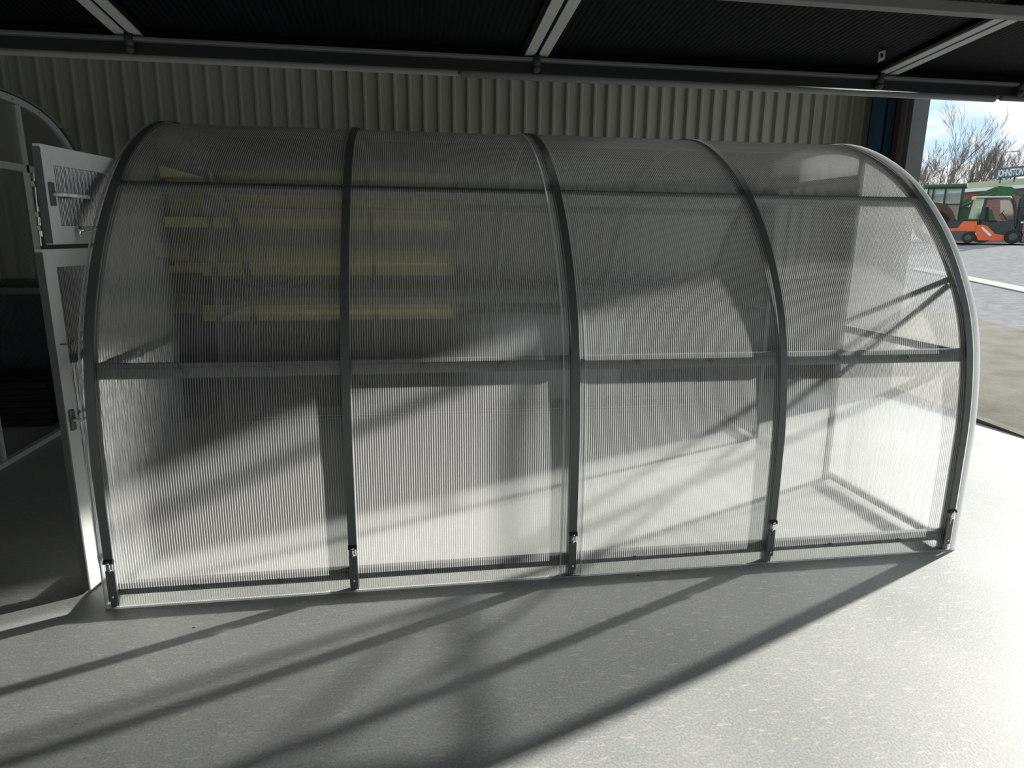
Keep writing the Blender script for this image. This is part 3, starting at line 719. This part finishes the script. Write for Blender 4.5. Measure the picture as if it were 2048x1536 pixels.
# tractor
def tr():
    w = M; W_ = 36.8
    x = lambda p: (p - 1880) / W_
    z = lambda p: (487 - p) / W_
    r = thing('tractor', 'green tractor with glazed cab and front loader standing behind the forklift', 'tractor', (29.93, 32.9, gz(30)), math.radians(-43.6))
    D = 1.5
    b = MB(); b.box((x(1842), -.08, z(381)), (x(1914), D + .08, z(375)), .06); b.build('cab_roof', w['green'], r)
    for yy in (.0, D - .07):
        c = MB()
        for p, wd in ((1849, 3), (1857.5, 3.5), (1878, 3.5), (1906, 4)):
            c.box((x(p), yy, z(420)), (x(p + wd), yy + .07, z(380)))
        c.box((x(1849), yy, z(384.5)), (x(1909), yy + .07, z(380)))
        c.box((x(1857), yy, z(415.5)), (x(1909), yy + .07, z(412.5)))
        c.build('cab_frame', w['fdark'], r)
    for a, bb in ((1852, 1857.5), (1861, 1878), (1881.5, 1906)):
        for yy in (.03, D - .04):
            g = MB(); g.box((x(a), yy, z(413)), (x(bb), yy + .01, z(384))); g.build('cab_window', w['glass'], r)
    b = MB(); b.prism([(x(1886), z(413)), (x(1906), z(413)), (x(1906), z(445)), (x(1893), z(432))], 1, .03, .04); b.build('door_glass', w['glass'], r)
    b = MB(); P_ = [(x(1866) + .98*math.cos(a), .85 + .98*math.sin(a) + .25) for a in [math.radians(d) for d in range(0, 181, 15)]]
    b.prism([(p, q) for p, q in P_] , 1, -.35, .05); b.build('rear_fender', w['rust'], r)
    for cx_, rr, nm in ((1866, .85, 'rear_wheel'), (1950, .6, 'front_wheel')):
        for yy in (-.35, D - .05):
            b = MB(); b.disc((x(cx_), yy + .2, rr), rr, .4, 1, 26); wh = b.build(nm, w['tyre'], r)
            q = MB(); q.disc((x(cx_), yy - .01, rr), rr*.55, .03, 1, 18); q.build('rim', w['yellow'], wh)
    b = MB(); b.box((x(1850), .15, .55), (x(1908), D - .15, z(414)), .05); b.build('rear_body', w['fdark'], r)
    b = MB(); b.prism([(x(1908), .75), (x(1962), .75), (x(1968), z(445)), (x(1960), z(424)), (x(1908), z(417))], 1, .35, D - .35); b.build('bonnet', w['green'], r)
    b = MB()
    for yy in (.05, D - .15):
        b.bar((x(1908), yy, z(410)), (x(1962), yy, z(384)), .1, .14); b.bar((x(1962), yy, z(384)), (x(1985), yy, z(386)), .1, .16)
        b.bar((x(1980), yy, z(384)), (x(2012), yy, z(402)), .1, .13)
        b.tube([(x(1912), yy, z(416)), (x(1968), yy, z(392))], .04, 8); b.bar((x(1930), yy, z(400)), (x(1930), yy, 1.1), .1, .16)
        b.bar((x(2012), yy, z(402)), (x(2020), yy, z(440)), .1, .16)
    b.build('loader_arm', w['green'], r)
    b = MB(); b.prism([(x(1960), z(399)), (x(1965), z(384)), (x(1983), z(383)), (x(1992), z(392)), (x(1985), z(402))], 1, -.02, .02); b.build('loader_plate', w['green'], r)
    b = MB(); b.prism([(x(2014), z(436)), (x(2026), z(436)), (x(2030), z(455)), (x(2016), z(458))], 1, -.2, D + .2); b.build('loader_bucket', w['fdark'], r)
    return r
tr()
# brick building with its roof, windows
g0 = gz(30)
r = thing('brick_building', 'single-storey red brick building with pale green roof edge behind the yard', 'building', (40.6, 0, g0))
b = MB(); b.box((0, 10, 0), (8, 46.6, 3.42)); b.build('wall', M['brick'], r)
b = MB(); b.prism([(-.35, 3.48), (-.35, 3.62), (3.2, 4.35), (8.4, 3.62), (8.4, 3.48)], 1, 9.6, 47.1); b.build('roof', M['roofm'], r)
b = MB(); b.box((-.47, 9.6, 3.38), (-.34, 47.1, 3.60), .02); b.build('gutter', M['white'], r)
b = MB(); b.box((-.30, 9.6, 3.40), (0, 47.0, 3.46)); b.build('soffit', M['white'], r)
for y0 in (37.4, 41.6, 44.6, 33.5):
    f = MB()
    h0, h1, wd = 1.25, 2.85, 1.15
    f.box((-.06, y0, h0), (.02, y0 + .08, h1)); f.box((-.06, y0 + wd - .08, h0), (.02, y0 + wd, h1)); f.box((-.06, y0, h0), (.02, y0 + wd, h0 + .09)); f.box((-.06, y0, h1 - .09), (.02, y0 + wd, h1)); f.box((-.06, y0, 2.25), (.02, y0 + wd, 2.33)); f.box((-.06, y0 + wd/2 - .04, h0), (.02, y0 + wd/2 + .04, h1))
    wf = f.build('window', M['white'], r)
    p = MB(); p.box((-.03, y0 + .05, h0 + .05), (-.02, y0 + wd - .05, h1 - .05)); p.build('pane', M['wglass'], wf)
# roof sign
r = thing('roof_sign', 'slate grey sign reading JOHNSTON in white letters above the brick building roof', 'sign', (41.9, 42.45, 5.05))
b = MB(); b.box((-.06, -7.0, .58), (.06, 0, 1.26), .01); bd = b.build('board', M['sign'], r)
b = MB()
for y in (-.5, -1.6, -2.9, -4.4, -6.2): b.bar((0, y, .02), (0, y, .62), .05, .05)
b.build('post', M['fdark'], r)
cu = bpy.data.curves.new('txt', 'FONT'); cu.body = 'JOHNSTON'; cu.size = .62; cu.extrude = .012; cu.offset = .014; cu.space_character = .98
to = bpy.data.objects.new('txt', cu); COL.objects.link(to); bpy.context.view_layer.update()
dg = bpy.context.evaluated_depsgraph_get()
me = bpy.data.meshes.new_from_object(to.evaluated_get(dg)); bpy.data.objects.remove(to)
xs = [v.co.x for v in me.vertices]; wd = max(xs) - min(xs); sc_ = 2.0 / wd
for v in me.vertices: v.co.x = (v.co.x - min(xs)) * sc_ 
me.materials.clear(); me.materials.append(M['letter'])
lo = bpy.data.objects.new('lettering', me); COL.objects.link(lo); lo.parent = bd
lo.location = (-.075, -.28, .70); lo.rotation_euler = (math.pi/2, 0, -math.pi/2)

# leafless trees
def tree(px_, py_, H, seed, lean=0.0, dens=6, r0=.16):
    rnd = random.Random(seed); mb = MB()
    def br(p, d, L, rad, lev):
        n = 4 if lev < 2 else 3; pts = [p.copy()]; q = p.copy(); dd = d.copy()
        for i in range(n):
            dd = (dd + Vector((rnd.gauss(0, .10), rnd.gauss(0, .10), rnd.gauss(.04, .06)))).normalized(); q = q + dd * L / n; pts.append(q.copy())
        mb.tube(pts, rad, 5 if lev < 2 else 3, r2=rad*.45, cap=False)
        if lev >= 4 or rad < .008: return
        k = dens if lev == 0 else (5 if lev < 3 else 4)
        for j in range(k):
            t = .3 + .7 * (j + rnd.random()) / k; i = min(int(t * n), n - 1); base = pts[i].lerp(pts[i+1], t * n - i)
            a = rnd.uniform(0, 2*math.pi); tilt = rnd.uniform(.25, .62)
            s1 = dd.cross(Vector((math.cos(a), math.sin(a), .2))).normalized()
            nd = (dd * math.cos(tilt) + s1 * math.sin(tilt)).normalized(); nd.z = abs(nd.z) * .9 + .35; nd.normalize()
            br(base, nd, L * rnd.uniform(.42, .66), max(rad * (1 - t*.5) * .5, .012), lev + 1)
    br(Vector((0, 0, 0)), Vector((lean, 0, 1)).normalized(), H * .66, r0, 0)
    o = mb.build('bare_tree', M['bark'], recalc=False); o.location = (px_, py_, gz(30)); return o
T = [(53.46, 61.41, 10.6, 23, -.03, 8, .17), (55.4, 60.9, 8.4, 2, .05, 7, .13), (57.1, 60.5, 8.6, 4, .06, 7, .12), (59.8, 60.1, 8.6, 6, 0, 7, .13),
     (51.9, 61.9, 7.2, 8, -.1, 7, .10), (54.4, 63.5, 8.2, 9, .0, 6, .12), (56.3, 62.5, 7.6, 10, .02, 7, .12), (58.4, 60.9, 8.0, 11, .1, 7, .11), (61.4, 60.3, 8.4, 12, 0, 7, .13)]
TL = ['bare tree with forked trunk just right of the tallest one', 'bare tree in the middle of the thicket above the building roof', 'bare tree rising directly behind the roof sign',
      'short bare tree leaning left beside the grey door guide', 'fainter bare tree farther back behind the tallest one', 'fainter bare tree farther back in the middle of the thicket',
      'thin bare tree just left of the street lamp', 'bare tree at the right edge of the view beyond the roof sign']
for i, a in enumerate(T):
    o = tree(*a)
    if i == 0: tag(o, 'tallest bare tree, rising alone at the left of the thicket', 'tree', 'bare trees behind the building')
    else: tag(o, TL[i - 1], 'tree', 'bare trees behind the building')
# scrub hedge
rnd = random.Random(5); mb = MB()
for i in range(9000):
    u = rnd.random(); x_ = rnd.uniform(-9, 12); hh = (3.2 + 1.5 * noise.noise(Vector((x_ * .35, 0, 3)))) * (1 if x_ < 3 else .75)
    z_ = hh * rnd.random() ** .7; y_ = rnd.gauss(0, .8)
    p = Vector((x_, y_, z_)); d = Vector((rnd.gauss(0, .4), rnd.gauss(0, .4), 1)).normalized() * rnd.uniform(.3, .8); s_ = Vector((rnd.gauss(0, 1), rnd.gauss(0, 1), .2)).normalized() * .03
    v = [mb.bm.verts.new(q) for q in (p - s_, p + s_, p + d)]; mb.bm.faces.new(v)
o = mb.build('scrub_hedge', M['twig'], recalc=False); o.location = (50.0, 57.5, gz(30)); o.rotation_euler = (0, 0, math.radians(-43)); o['kind'] = 'stuff'
tag(o, 'olive brown scrub growing under the bare trees beyond the building', 'hedge')
# street lamp
r = thing('street_lamp', 'thin grey street lamp standing among the bare trees', 'lamp post', (56.4, 57.6, gz(30)))
b = MB(); b.tube([(0, 0, 0), (0, 0, 7.9)], .09, 8, r2=.05); b.build('pole', M['lamp'], r)
b = MB(); b.tube([(0, 0, 7.85), (.4, -.4, 8.1), (.8, -.8, 8.15)], .04, 6); b.build('arm', M['lamp'], r)
b = MB(); b.bar((.7, -.7, 8.12), (1.1, -1.1, 8.14), .16, .1); b.build('lamp_head', M['lamp'], r)
# pallets beyond the forks
for k in range(5):
    b = MB(); zz = k * .145
    for j in range(3): b.box((0, j*.5, zz), (1.2, j*.5 + .1, zz + .09))
    for j in range(6): b.box((j*.22, 0, zz + .09), (j*.22 + .12, 1.1, zz + .11))
    o = b.build('pallet', M['wood']); o.location = (30.4, 26.2, gz(30)); o.rotation_euler = (0, 0, math.radians(-43.6))
    tag(o, ['lowest', 'second from lowest', 'middle', 'second from top', 'topmost'][k] + ' wooden pallet in the pile in front of the forklift forks', 'pallet', 'wooden pallets by the forklift')
